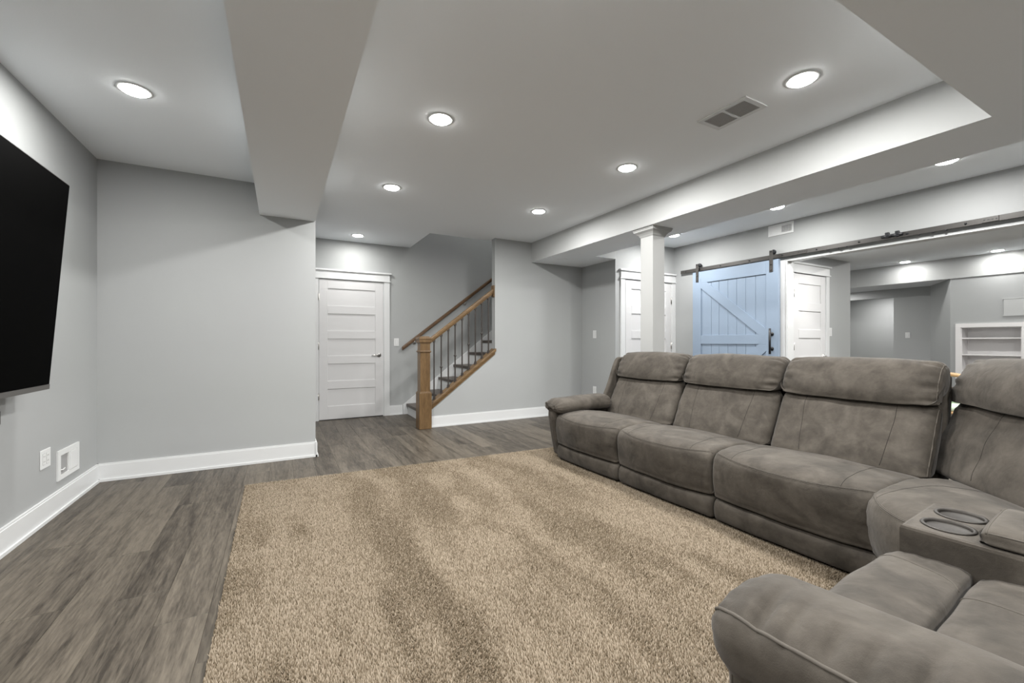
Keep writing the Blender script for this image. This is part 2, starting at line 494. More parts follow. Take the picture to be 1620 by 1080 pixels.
# sloping cap on the knee wall
z_c = lambda x: .262 + (x - 1.70) * .7635
slope_bar(1.705, z_c(1.705), 2.685, z_c(2.685), YW - .022, YW + .122, .045, 'wall_cap', M['oakX'], st)
slope_bar(1.705, z_c(1.705) - .035, 2.67, z_c(2.67) - .035, YW - .012, YW - .001, .04, 'cap_molding', M['oakX'], st, .003)
YR = YW + .05
z_h = lambda x: 1.118 + (x - 1.70) * .7635
hr = slope_bar(1.69, z_h(1.69), 2.665, z_h(2.665), YR - .032, YR + .032, .062, 'handrail', M['oakX'], st, .014)
slope_bar(1.69, z_h(1.69) - .034, 2.665, z_h(2.665) - .034, YR - .02, YR + .02, .02, 'rail_fillet', M['oakX'], hr, .003)
MB().box(2.655, 2.6735, YR - .045, YR + .045, 1.765, 1.93, .004).build('rosette', M['oakZ'], hr)
for i, x in enumerate([1.793, 1.893, 1.993, 2.091, 2.193, 2.291, 2.392, 2.491, 2.594]):
    zb = z_c(x) + .02; zt = z_h(x) - .045
    b = MB().box(x - .0075, x + .0075, YR - .0075, YR + .0075, zb, zt)
    bo = b.build('baluster', M['iron'], st)
    MB().prism([(x - .016, zb - .008), (x + .016, zb + .016), (x + .012, zb + .034), (x + .009, zb + .042), (x - .009, zb + .042), (x - .014, zb + .022)], 'y', YR - .015, YR + .015).build('baluster_shoe', M['iron'], bo)
    MB().prism([(x - .014, zt - .022), (x - .009, zt - .03), (x + .009, zt - .03), (x + .014, zt - .01), (x + .014, zt + .016), (x - .014, zt - .004)], 'y', YR - .014, YR + .014).build('baluster_shoe', M['iron'], bo)
    if i % 2 == 1:
        zm = (zb + zt) / 2 - .04
        MB().lathe([(.007, -.03), (.010, -.022), (.009, -.012), (.023, 0), (.009, .012), (.010, .022), (.007, .03)], (x, YR, zm), n=12).build('knuckle', M['iron'], bo)
wr = tag(empty('wall_handrail', (2.4, YS - .06, 1.5)), 'dark stained wooden handrail fixed to the wall behind the stairs', 'handrail')
zr = lambda x: 1.02 + (x - 1.634) * .7635
slope_bar(1.634, zr(1.634), 4.0, zr(4.0), YS - .115, YS - .055, .06, 'rail', M['oakD'], wr, .012)
for x in (1.85, 2.7, 3.6):
    MB().tube([(x, YS - .002, zr(x) - .07), (x, YS - .04, zr(x) - .075), (x, YS - .085, zr(x) - .045), (x, YS - .085, zr(x) - .028)], .007).lathe([(.0, -.008), (.028, -.008), (.028, 0)], (x, YS, zr(x) - .07), 'y', 16).build('rail_bracket', M['steel'], wr)

# ------------------------------------------------------------------ column
cm = tag(empty('support_column', (3.445, 3.23, 0)), 'white square column with a flared capital standing behind the sofa', 'column')
cx, cy = 3.445, 3.23
MB().box(cx - .085, cx + .085, cy - .085, cy + .085, 0, 2.235, .003).build('shaft', M['column'], cm)
pr = [(.088, 2.225), (.092, 2.232), (.098, 2.245), (.112, 2.262), (.130, 2.275), (.136, 2.282), (.136, 2.292), (.142, 2.296), (.142, 2.3095)]
mb = MB(); v = []; f = []
for (h, z) in pr: v += [(cx - h, cy - h, z), (cx + h, cy - h, z), (cx + h, cy + h, z), (cx - h, cy + h, z)]
for i in range(len(pr) - 1):
    for k in range(4): f.append([i * 4 + k, i * 4 + (k + 1) % 4, i * 4 + 4 + (k + 1) % 4, i * 4 + 4 + k])
f += [[3, 2, 1, 0], [len(v) - 4 + k for k in range(4)]]
mb.add(v, f).build('capital', M['column'], cm)
MB().box(cx - .1, cx + .1, cy - .1, cy + .1, 0, .145, .003).build('plinth', M['column'], cm)

# ------------------------------------------------------------------ barn door and track
XF = 5.355
bd = tag(empty('barn_door', (XF + .02, 3.63, 0)), 'pale blue sliding barn door with plank panels and diagonal braces', 'door')
y0, y1, zt = 3.012, 4.245, 2.143
T0, T1 = XF, XF + .018
bys = [y0 + .02, 3.169, 3.307, 3.438, 3.566, 3.69, 3.824, 3.947, 4.097, y1 - .02]
for a, b in zip(bys[:-1], bys[1:]):
    MB().box(XF + .014, XF + .036, a + .0015, b - .0015, .02, zt - .01, .003).build('board', M['blue'], bd)
for a, b in ((y0, 3.165), (4.107, y1)):
    MB().box(XF, XF + .016, a, b, .012, zt, .002).build('stile', M['blue'], bd)
for a, b in ((1.98, zt), (1.095, 1.22), (.012, .20)):
    MB().box(XF + .0005, XF + .016, 3.165, 4.107, a, b, .002).build('rail', M['blue'], bd)
MB().prism([(4.107, 1.98), (4.107, 1.90), (3.262, 1.22), (3.165, 1.22), (3.165, 1.289), (4.009, 1.98)], 'x', XF + .001, XF + .016).build('brace', M['blue'], bd)
MB().prism([(4.107, .20), (4.107, .28), (3.262, 1.095), (3.165, 1.095), (3.165, 1.01), (4.009, .20)], 'x', XF + .001, XF + .016).build('brace', M['blue'], bd)
MB().box(XF + .012, XF + .04, y0, y0 + .02, .012, zt).box(XF + .012, XF + .04, y1 - .02, y1, .012, zt).build('edge', M['blue'], bd)
hn = MB().tube([(XF - .045, 3.09, .975), (XF - .045, 3.09, 1.292)], .0125, 12)
hd = hn.build('pull_handle', M['black'], bd)
for z in (1.04, 1.222):
    MB().tube([(XF - .045, 3.09, z), (XF, 3.09, z)], .009, 10).lathe([(.0, 0), (.024, 0), (.024, .006), (.0, .006)], (XF - .006, 3.09, z), 'x', 20).build('standoff', M['black'], hd)
XT = XR - .045
for y in (4.165, 3.098):
    h = MB().box(XF - .008, XF - .001, y - .022, y + .022, 1.995, 2.25, .002).box(XF - .008, XF - .001, y - .022, y + .022, 2.24, 2.262, .003)
    for z in (2.02, 2.09): h.tube([(XF - .014, y, z), (XF - .006, y, z)], .009, 8)
    ho = h.build('strap_hanger', M['track'], bd)
    MB().lathe([(.0, 0), (.026, 0), (.030, .003), (.024, .008), (.024, .014), (.030, .019), (.03, .022), (.0, .022)], (XT - .006, y, 2.246), 'x', 20).tube([(XF - .014, y, 2.246), (XT + .02, y, 2.246)], .008, 8).build('roller', M['black'], ho)
tk = tag(empty('sliding_door_track', (XT, 2.0, 2.16)), 'long dark metal sliding door track bolted above the wide opening', 'track')
MB().box(XT, XT + .008, -.72, 4.494, 2.163, 2.212, .0015).build('track_bar', M['track'], tk)
for y in (4.40, 3.823, 3.403, 2.988, 2.61, 2.204, 1.805, 1.402, 1.0, .6):
    MB().tube([(XT - .008, y, 2.187), (XR - .0005, y, 2.187)], .0085, 8).tube([(XT + .008, y, 2.187), (XR - .0005, y, 2.187)], .013, 10).build('bolt', M['black'], tk)
for y in (2.762, 1.25):
    p = MB().box(XT - .006, XT, y - .05, y + .05, 2.166, 2.209, .001)
    po = p.build('joint_plate', M['track'], tk)
    for q in (-.036, -.012, .012, .036): MB().box(XT - .009, XT - .006, y + q - .006, y + q + .006, 2.184, 2.191).build('screw', M['black'], po)
for y in (1.962, 1.882):
    MB().box(XT - .016, XT + .014, y - .017, y + .017, 2.175, 2.232, .005).tube([(XT - .005, y - .045, 2.195), (XT - .005, y + .045, 2.195)], .015, 10).build('stop', M['black'], tk)
for y in (2.5, 2.4, 2.32, 1.72, 1.62, 1.53):
    MB().tube([(XT + .003, y - .008, 2.158), (XT + .003, y + .008, 2.158)], .006, 6).build('spacer_screw', M['black'], tk)

# ------------------------------------------------------------------ television and sound bar
TY1, TY0 = 3.35, 1.42
ratio = lambda y: None
xt, xb = -1.062, -1.147
zt_, zb_ = 2.025, .875
tv = tag(empty('television', (-1.12, 2.4, .87)), 'large black television tilted forward on the left wall', 'television')
ax = Vector((xt - xb, 0, zt_ - zb_)); hgt = ax.length; ax.normalize()
nrm = Vector((ax.z, 0, -ax.x))
def tvp(y, h, d): return tuple(Vector((xb, y, zb_)) + ax * h + nrm * d)
def tvbox(ya, yb, h0, h1, d0, d1, name, m, parent):
    v = [tvp(y, h, d) for h in (h0, h1) for (y, d) in ((ya, d0), (yb, d0), (yb, d1), (ya, d1))]
    return MB().add(v, [[3, 2, 1, 0], [4, 5, 6, 7], [0, 1, 5, 4], [1, 2, 6, 5], [2, 3, 7, 6], [3, 0, 4, 7]]).build(name, m, parent)
tvbox(TY0, TY1, -.0, hgt, -.03, -.004, 'cabinet', M['bezel'], tv)
tvbox(TY0 + .007, TY1 - .005, .016, hgt - .006, -.0045, .0005, 'screen', M['screen'], tv)
tvbox(TY0, TY1, -.012, .015, -.028, .002, 'bottom_bezel', M['bezel'], tv)
tvbox(TY0 + .3, TY1 - .3, .05, .6, -.06, -.03, 'rear_housing', M['black'], tv)
MB().box(XL + .0005, XL + .02, 2.1, 2.7, 1.2, 1.6).box(XL + .02, -1.17, 2.3, 2.5, 1.32, 1.48).build('wall_mount', M['black'], tv)
sb = tag(empty('sound_bar', (-1.21, 2.3, .7)), 'black sound bar end just below the television at the left edge', 'speaker')
MB().box(-1.26, -1.16, 1.75, 2.915, .735, .805, .006).build('speaker_body', M['black'], sb)
for y in (2.0, 2.6): MB().box(-1.2995, -1.26, y, y + .04, .75, .79).build('bracket', M['black'], sb)
MB().box(-1.255, -1.165, 2.915, 2.918, .785, .792).build('end_slot', M['bezel'], sb)

# ------------------------------------------------------------------ wall plates
def plate(name, axis, u, z, t, side, label, cat, gangs=1, w=.075, h=.118, kind='switch', group=None):
    W = w + (gangs - 1) * .047
    D = lambda d: t + side * d
    r = tag(empty(name, (u, t, z) if axis == 'y' else (t, u, z)), label, cat, group)
    rect(axis, u - W / 2, u + W / 2, z - h / 2, z + h / 2, D(.0003), D(.006), c=.002).build('cover_plate', M['plate'], r)
    for g in range(gangs):
        c = u + (g - (gangs - 1) / 2) * .047
        if kind == 'switch':
            rect(axis, c - .016, c + .016, z - .034, z + .034, D(.005), D(.0085), c=.001).build('rocker', M['plate'], r)
            rect(axis, c - .0175, c + .0175, z - .0355, z + .0355, D(.005), D(.0064)).build('rocker_frame', M['greyin'], r)
        else:
            rect(axis, c - .0175, c + .0175, z - .0355, z + .0355, D(.005), D(.0064)).build('socket_frame', M['greyin'], r)
            s = rect(axis, c - .016, c + .016, z - .034, z + .034, D(.005), D(.0078), c=.001).build('socket', M['plate'], r)
            for dz in (-.019, .013):
                m = MB()
                rect(axis, c - .008, c - .0055, z + dz, z + dz + .008, D(.0074), D(.0081), m); rect(axis, c + .0055, c + .008, z + dz, z + dz + .008, D(.0074), D(.0081), m)
                m.build('slots', M['slot'], s)
    return r
plate('light_switch', 'y', 1.567, 1.12, YS, -1, 'white light switch between the door casing and the wooden handrail', 'switch')
plate('light_switch', 'x', 5.105, 1.24, XK, -1, 'white light switch on the jutting wall left of the column', 'switch')
plate('wall_outlet', 'x', 5.105, .385, XK, -1, 'white outlet low on the jutting wall above the sofa arm', 'outlet', kind='outlet')
plate('light_switch', 'x', 3.81, 1.26, 11.40, -1, 'white switch beside the doorless opening in the far room', 'switch')
plate('light_switch', 'y', 6.875, 1.265, 3.15, -1, 'white switch beside the open doorway door casing in the far room', 'switch', gangs=1)
plate('wall_outlet', 'x', 3.735, .397, XL, 1, 'white double gang wall plate low on the television wall', 'outlet', gangs=2, kind='outlet', w=.083, h=.118)
# recessed media box
rb = tag(empty('recessed_outlet_box', (XL, 4.06, .2)), 'white square recessed wall box near the left corner baseboard', 'outlet')
mb = MB()
for a in ((3.893, 3.935, .205, .402), (4.195, 4.23, .205, .402), (3.935, 4.195, .205, .236), (3.935, 4.195, .366, .402), (4.055, 4.075, .236, .366)):
    mb.box(XL + .0003, XL + .009, a[0], a[1], a[2], a[3])
mb.build('frame', M['plate'], rb)
MB().box(XL + .0002, XL + .0015, 3.93, 4.06, .23, .37).build('recess', M['greyin'], rb)
MB().box(XL + .0003, XL + .011, 4.08, 4.19, .238, .364, .002).build('blank_cover', M['plate'], rb)
MB().tube([(XL + .004, 3.935, .272), (XL + .012, 3.955, .268), (XL + .012, 3.985, .274)], .0045, 6).build('cable_end', M['plate'], rb)

# access panel and shelf niche in the far room
ap = tag(empty('access_panel', (10.42, 2.0, 1.55)), 'flat painted access panel above the shelf niche', 'panel')
MB().box(10.411, 10.4195, 1.72, 2.265, 1.555, 1.825, .002).build('panel_face', M['soffit_side'], ap)
MB().box(10.408, 10.4195, 1.705, 2.28, 1.545, 1.555).box(10.408, 10.4195, 1.705, 2.28, 1.825, 1.835).build('edge_trim', M['soffit_side'], ap)
ns = tag(empty('shelf_niche', (10.5, 2.42, .1)), 'white built in shelves set into the far wall', 'shelf')
mb = MB()
mb.box(10.40, 10.4195, 2.765, 2.83, .095, 1.44).box(10.40, 10.4195, 2.0, 2.07, .095, 1.44).box(10.40, 10.4195, 2.07, 2.765, 1.372, 1.44).box(10.40, 10.4195, 2.07, 2.765, .095, .165)
mb.build('face_frame', M['shelf'], ns)
mb = MB().box(10.42, 10.70, 2.755, 2.7695, .161, 1.374).box(10.42, 10.70, 2.0655, 2.08, .161, 1.374).box(10.42, 10.70, 2.08, 2.755, .161, .175).box(10.42, 10.70, 2.08, 2.755, 1.36, 1.374)
mb.build('side_lining', M['shelf'], ns)
MB().box(10.70, 10.715, 2.08, 2.755, .175, 1.36).build('back_panel', M['shelf'], ns)
for z in (1.185, .90, .62, .38):
    MB().box(10.425, 10.70, 2.08, 2.755, z - .01, z + .01, .002).build('shelf_board', M['shelf'], ns)

# ------------------------------------------------------------------ vents
v = tag(empty('ceiling_vent', (2.555, 1.73, H)), 'white rectangular ceiling air vent with two louvered halves', 'vent')
a0, a1, b0, b1 = 2.442, 2.662, 1.562, 1.902
mb = MB()
for q in ((a0, a0 + .028, b0, b1), (a1 - .028, a1, b0, b1), (a0 + .028, a1 - .028, b0, b0 + .03), (a0 + .028, a1 - .028, b1 - .03, b1), (a0 + .028, a1 - .028, 1.724, 1.740)):
    mb.box(q[0], q[1], q[2], q[3], H - .008, H - .0003)
mb.build('frame', M['plate'], v)
for c0, c1 in ((b0 + .03, 1.724), (1.740, b1 - .03)):
    MB().box(a0 + .028, a1 - .028, c0, c1, H - .0036, H - .0004).build('duct_shadow', M['duct'], v)  # flat sheet coloured as the shade behind the louvers
    for i in range(12):
        x = a0 + .034 + i * .0138
        MB().prism([(x, H - .007), (x + .0022, H - .007), (x + .0092, H - .0038), (x + .007, H - .0038)], 'y', c0, c1).build('louver', M['plate'], v)
v = tag(empty('wall_vent', (XR, 3.03, 2.45)), 'white supply vent high on the wall above the blue door', 'vent')
y0, y1, z0, z1 = 2.878, 3.18, 2.452, 2.588
mb = MB()
X0 = XR - .009
for q in ((y0, y0 + .022, z0, z1), (y1 - .03, y1, z0, z1), (y0 + .022, y1 - .03, z0, z0 + .026), (y0 + .022, y1 - .03, z1 - .026, z1), (3.018, 3.035, z0 + .026, z1 - .026)):
    mb.box(X0, XR - .0003, q[0], q[1], q[2], q[3])
mb.build('frame', M['plate'], v)
MB().box(XR - .003, XR - .0005, y0 + .02, 3.02, z0 + .02, z1 - .02).build('duct_shadow', M['slot'], v)
MB().box(XR - .006, XR - .0005, 3.035, y1 - .03, z0 + .026, z1 - .026).build('closed_damper', M['plate'], v)
for i in range(5):
    z = z0 + .034 + i * .0165
    MB().box(XR - .008, XR - .004, y0 + .022, 3.018, z, z + .006).build('slat', M['plate'], v)
for i in range(9):
    y = y0 + .032 + i * .0125
    MB().box(XR - .0045, XR - .003, y, y + .003, z0 + .026, z1 - .026).build('vane', M['plate'], v)

# ------------------------------------------------------------------ recessed lights
def downlight(x, y, z, label, r=.072, group='recessed ceiling lights', k=1.0):
    t = tag(empty('recessed_light', (x, y, z)), label, 'ceiling light', group)
    MB().lathe([(r - .004, 0), (r + .012, -.0005), (r + .014, -.003), (r + .004, -.006), (r - .004, -.005)], (x, y, z - .0003), n=36).build('trim_ring', M['plate'], t)
    MB().lathe([(r - .003, -.001), (r - .003, -.007), (r * .85, -.013), (r * .5, -.018), (.0, -.020)], (x, y, z), n=36).build('lens', M['glow'], t)
    la = bpy.data.lights.new('lamp', 'AREA'); la.shape = 'DISK'; la.size = 2 * r; la.energy = LAMP_W * k
    la.color = (1.0, .985, .955)
    lo = bpy.data.objects.new('lamp', la); col.objects.link(lo); lo.parent = t; lo.location = (0, 0, -.023)
    return t
LG = [(-.751, 3.234, 'recessed light over the left bay, nearest the television'),
      (.927, 2.691, 'round recessed light in the middle row, nearest the viewer'),
      (.929, 4.103, 'round recessed light in the middle row, second toward the door'),
      (.935, 6.185, 'small round recessed light above the white door'),
      (2.571, 2.690, 'recessed light in the right row, middle one'),
      (2.555, 4.069, 'recessed light in the right row nearest the stair wall'),
      (2.566, 1.314, 'large bright recessed light just right of the ceiling vent'),
      (4.752, 1.346, 'recessed light half hidden behind the long beam at far right'),
      (4.757, 2.692, 'sliver of recessed light behind the beam above the wall vent'),
      (4.77, 4.086, 'sliver of recessed light behind the beam beside the column capital'),
      (10.121, 3.419, 'left recessed light in the far room'),
      (10.165, 2.279, 'right recessed light in the far room')]
for x, y, l in LG: downlight(x, y, H, l, k=.35 if (y > 6) else .2 if x > 10 else (.8 if x < -.5 else .75 if x > 4 else 1.0))
# out of view, mostly added to brighten the rooms; some carry the rows on
HG = 'recessed lights out of view'
for x, y, z, k, l in ((-.751, 1.6, H, 1, 'added recessed light over the left bay beside the viewer'),
                      (.93, 1.31, H, 1, 'recessed light of the middle row right above the viewer'),
                      (-.751, -1.3, H, 1, 'added recessed light behind the viewer at the left wall'),
                      (.93, -1.3, H, 1, 'added recessed light behind the viewer in the middle row'),
                      (2.566, -1.3, H, 1, 'added recessed light behind the viewer in the right row'),
                      (4.75, -1.3, H, 1, 'added recessed light behind the viewer in the row along the track wall'),
                      (10.15, 1.1, H, .6, 'added far room recessed light hidden past the right edge'),
                      (8.6, 4.6, H, 1, 'added far room recessed light hidden behind the closet corner'),
                      (8.6, -.6, H, 1, 'added far room recessed light hidden behind the track wall'),
                      (8.6, 2.0, H, 1, 'added far room recessed light hidden by the low ceiling'),
                      (-.2, .1, SF, .7, 'added recessed light in the cross beam on the left'),
                      (2.4, .1, SF, .7, 'added recessed light in the cross beam on the right'),
                      (3.2, 6.1, 4.9, 1, 'added recessed light at the top of the stairwell'),
                      (6.05, 2.25, SF, 1, 'added recessed light just inside the wide opening'),
                      (6.5, .2, SF, 1, 'added recessed light in the low ceiling beyond the opening'),
                      (10.85, 4.95, 2.24, .5, 'added recessed light in the far alcove hidden by the closet corner'),
                      (12.25, 4.6, 2.24, .6, 'added recessed light in the passage behind the recess')):
    downlight(x, y, z, l, group=HG, k=k)
v = tag(empty('round_ceiling_plate', (3.565, 5.02, SF)), 'round painted cover plate under the long beam near the corner', 'cover')
MB().lathe([(.0, -.004), (.058, -.004), (.066, -.006), (.072, -.006), (.075, -.0003)], (3.565, 5.02, SF), n=32).build('plate_disc', M['ceil'], v)

# ------------------------------------------------------------------ rug
RX0, RX1, RY0, RY1 = -.232, 2.62, -.25, 3.80
rg = tag(empty('area_rug', (1.2, 1.8, 0)), 'large beige and brown carpet rug lying on the plank floor', 'rug')
def far_y(x): return 3.885 - (x - RX0) * .060
def left_x(y): return -.243 + (3.89 - y) * .009
bp = MB().prism([(left_x(RY0), RY0), (RX1, RY0), (RX1, far_y(RX1)), (left_x(3.89), far_y(RX0))], 'z', .0005, .010)
def rugmat(name, base):
    m = bpy.data.materials.new(name); m.use_nodes = True
    nt = m.node_tree; b = nt.nodes['Principled BSDF']; b.inputs['Roughness'].default_value = .95
    b.inputs['Specular IOR Level'].default_value = .1
    a = nt.nodes.new('ShaderNodeAttribute'); a.attribute_name = 'yarn_shade'
    cr = nt.nodes.new('ShaderNodeValToRGB'); e = cr.color_ramp.elements
    e[0].position = 0; e[0].color = (.045, .034, .020, 1)
    e[1].position = 1; e[1].color = (.345, .292, .228, 1)
    k = e.new(.45); k.color = (.135, .106, .073, 1)
    nt.links.new(a.outputs['Fac'], cr.inputs[0]); nt.links.new(cr.outputs[0], b.inputs['Base Color'])
    return m
bp.build('rug_backing', mat('rug backing', (.22, .165, .115), .95), rg)
rng = np.random.default_rng(3)
SP = .0060
gx, gy = np.meshgrid(np.arange(RX0 - .01, RX1, SP), np.arange(RY0, 3.89, SP * .9))
gx = gx.ravel() + rng.uniform(-.5, .5, gx.size) * SP; gy = gy.ravel() + rng.uniform(-.5, .5, gy.size) * SP
ok = (gx > -.243 + (3.89 - gy) * .009) & (gy < 3.885 - (gx - RX0) * .060) & ~((gx > 2.50) & (gy < 3.3)) & ~((gx > 1.1) & (gy < .45))
ok &= ~((gy < .55) & (gx < .55)) & ~(gy < .3)
gx = gx[ok]; gy = gy[ok]; n = gx.size
# low frequency lay of the pile (vacuum tracks): value noise on a coarse lattice
def vnoise(x, y, sx, sy, seed):
    r = np.random.default_rng(seed).uniform(-1, 1, (80, 80))
    u, v_ = x * sx + 20, y * sy + 20
    i, j = np.floor(u).astype(int), np.floor(v_).astype(int)
    a, b = u - i, v_ - j
    a = a * a * (3 - 2 * a); b = b * b * (3 - 2 * b)
    i %= 80; j %= 80; i1 = (i + 1) % 80; j1 = (j + 1) % 80
    return (r[i, j] * (1 - a) + r[i1, j] * a) * (1 - b) + (r[i, j1] * (1 - a) + r[i1, j1] * a) * b
wob = vnoise(gx, gy, 1.4, 1.3, 5) * .16
lay = vnoise(gx + wob, gy, 6.2, 1.0, 11) * 1.1 + vnoise(gx, gy + wob, 10, 3.5, 12) * .8 + vnoise(gx, gy, 22, 18, 13) * .25
lay = np.tanh(lay * 1.5)
h = .0140 + rng.uniform(-.002, .002, n)
lx = rng.normal(0, .0030, n); ly = lay * .0050 + rng.normal(0, .0030, n)
ang = rng.uniform(0, 6.283, n); r0 = .0042
V = np.zeros((n, 4, 3)); A = np.zeros((n, 4))
yarn_shade = np.clip(.56 + rng.normal(0, .20, n) + lay * .095, 0, 1)  # random yarn tone plus shading of the pile lean put into colour
for k in range(3):
    t = ang + k * 2.0944
    V[:, k, 0] = gx + r0 * np.cos(t); V[:, k, 1] = gy + r0 * np.sin(t); V[:, k, 2] = .009
    A[:, k] = yarn_shade * .50
V[:, 3, 0] = gx + lx; V[:, 3, 1] = gy + ly; V[:, 3, 2] = .009 + h; A[:, 3] = np.clip(yarn_shade * 1.2, 0, 1)  # tips lightened, feet darkened: pile shade put into the colour
fc = [[0, 1, 3], [1, 2, 3], [2, 0, 3]]
F = (np.arange(n)[:, None, None] * 4 + np.array(fc)[None]).reshape(-1)
me = bpy.data.meshes.new('pile')
V = V.reshape(-1, 3) - np.array([1.2, 1.8, 0])
me.vertices.add(len(V)); me.vertices.foreach_set('co', V.ravel().astype(np.float32))
nf = len(F) // 3
me.loops.add(len(F)); me.loops.foreach_set('vertex_index', F.astype(np.int32))
me.polygons.add(nf); me.polygons.foreach_set('loop_start', (np.arange(nf) * 3).astype(np.int32))
try: me.polygons.foreach_set('loop_total', np.full(nf, 3, dtype=np.int32))
except Exception: pass
me.polygons.foreach_set('use_smooth', np.ones(nf, dtype=bool))
at = me.attributes.new('yarn_shade', 'FLOAT', 'POINT'); at.data.foreach_set('value', A.ravel().astype(np.float32))
me.update(calc_edges=True); me.validate()
me.materials.append(rugmat('beige twist pile', .3))
po = bpy.data.objects.new('pile', me); col.objects.link(po); po.parent = rg; po['kind'] = 'stuff'
print('tufts', n)

# ------------------------------------------------------------------ sectional sofa
SO = (2.36, 1.05, 0)
so = tag(empty('sectional_sofa', SO), 'grey brown suede reclining sectional sofa with padded arms and cup holders', 'sofa')
def catmull(P, n, closed=True):
    P = [Vector(p) for p in P]; out = []; m = len(P)
    segs = m if closed else m - 1
    for i in range(segs):
        p0, p1, p2, p3 = (P[(i - 1) % m], P[i], P[(i + 1) % m], P[(i + 2) % m]) if closed else (P[max(i - 1, 0)], P[i], P[i + 1], P[min(i + 2, m - 1)])
        for k in range(n):
            t = k / n
            out.append(.5 * ((2 * p1) + (p2 - p0) * t + (2 * p0 - 5 * p1 + 4 * p2 - p3) * t * t + (3 * p1 - p0 - 3 * p2 + p3) * t ** 3))
    if not closed: out.append(P[-1])
    return out
class Frame:
    """module frame: a runs along the width, w into the depth"""
    def __init__(s, ox, oy, ang): s.o = (ox, oy); s.c, s.s = math.cos(R(ang)), math.sin(R(ang))
    def __call__(s, a, w, z): return (s.o[0] + a * s.c + w * s.s, s.o[1] + a * s.s - w * s.c, z)
class Pad:
    """a profile swept between s0 and s1 with rounded ends, crown, puckers"""
    def __init__(s, prof, s0, s1, er=.045, er2=None, crown=.0, warp=None, pucker=0, sub=6, nu=36, seed=0, wr=.003):
        s.P = catmull(prof, sub); s.s0, s.s1 = s0, s1; s.er = (er, er2 if er2 is not None else er); s.crown = crown; s.warp = warp
        s.pk = pucker; s.nu = nu; s.seed = seed; s.wr = wr
        n = len(s.P); area = sum(s.P[i].x * s.P[(i + 1) % n].y - s.P[(i + 1) % n].x * s.P[i].y for i in range(n))
        s.N = []
        for i in range(n):
            t = (s.P[(i + 1) % n] - s.P[i - 1]).normalized()
            q = Vector((t.y, -t.x)); s.N.append(q if area > 0 else -q)
    def pt(s, u, i):
        """u along sweep (metres), i fractional profile index"""
        n = len(s.P); k = int(math.floor(i)) % n; f = i - math.floor(i); k2 = (k + 1) % n
        p = s.P[k].lerp(s.P[k2], f); q = s.N[k].lerp(s.N[k2], f)
        L = s.s1 - s.s0; m = (s.s0 + s.s1) / 2; x = abs(u - m) / (L / 2)
        er = s.er[0] if u < m else s.er[1]
        off = -s.crown * x * x
        d = er - (L / 2) * (1 - x)
        if d > 0:
            d = min(d / er, 1); off -= er * (1 - math.sqrt(max(0, 1 - d * d)))
        de = (L / 2) * (1 - x)
        if s.pk: off -= s.pk * math.exp(-de / .055) * (.5 + .5 * math.sin(i * 2 * math.pi / 4.3 + s.seed)) * min(1, de / .02)
        for (du, di, am_, su, si) in getattr(s, 'dents', ()):
            off -= am_ * math.exp(-((u - du) / su) ** 2 - ((i - di) / si) ** 2)
        if s.wr: off += s.wr * noise.noise((u * 6 + s.seed * 7.1, p.x * 9, p.y * 9))
        c = Vector((p.x + q.x * off, p.y + q.y * off))
        r = (u, c.x, c.y)
        return s.warp(*r) if s.warp else r
    def mesh(s, place):
        L = s.s1 - s.s0; us = []
        e0, e1 = s.er
        for k in range(7): us.append(s.s0 + e0 * (1 - math.cos(k / 7 * math.pi / 2)))
        for k in range(s.nu + 1): us.append(s.s0 + e0 + (L - e0 - e1) * k / s.nu)
        for k in range(7): us.append(s.s1 - e1 * (1 - math.cos((6 - k) / 7 * math.pi / 2)))
        n = len(s.P); v = []; f = []
        for u in us:
            for i in range(n): v.append(place(*s.pt(u, i)))
        for j in range(len(us) - 1):
            for i in range(n): f.append([j * n + i, j * n + (i + 1) % n, (j + 1) * n + (i + 1) % n, (j + 1) * n + i])
        for j, rev in ((0, False), (len(us) - 1, True)):
            c = Vector((0, 0, 0))
            for i in range(n): c += Vector(v[j * n + i])
            c /= n; k = len(v); v.append(tuple(c))
            for i in range(n): f.append([j * n + i, k, j * n + (i + 1) % n])
        return MB().add(v, f, True)
def seam_on(pad, place, path, r, name, m, parent, lift=0):
    """path: list of (u, profile index)"""
    return MB().tube([place(*pad.pt(u, i)) for u, i in path], r, 6).build(name, m, parent)

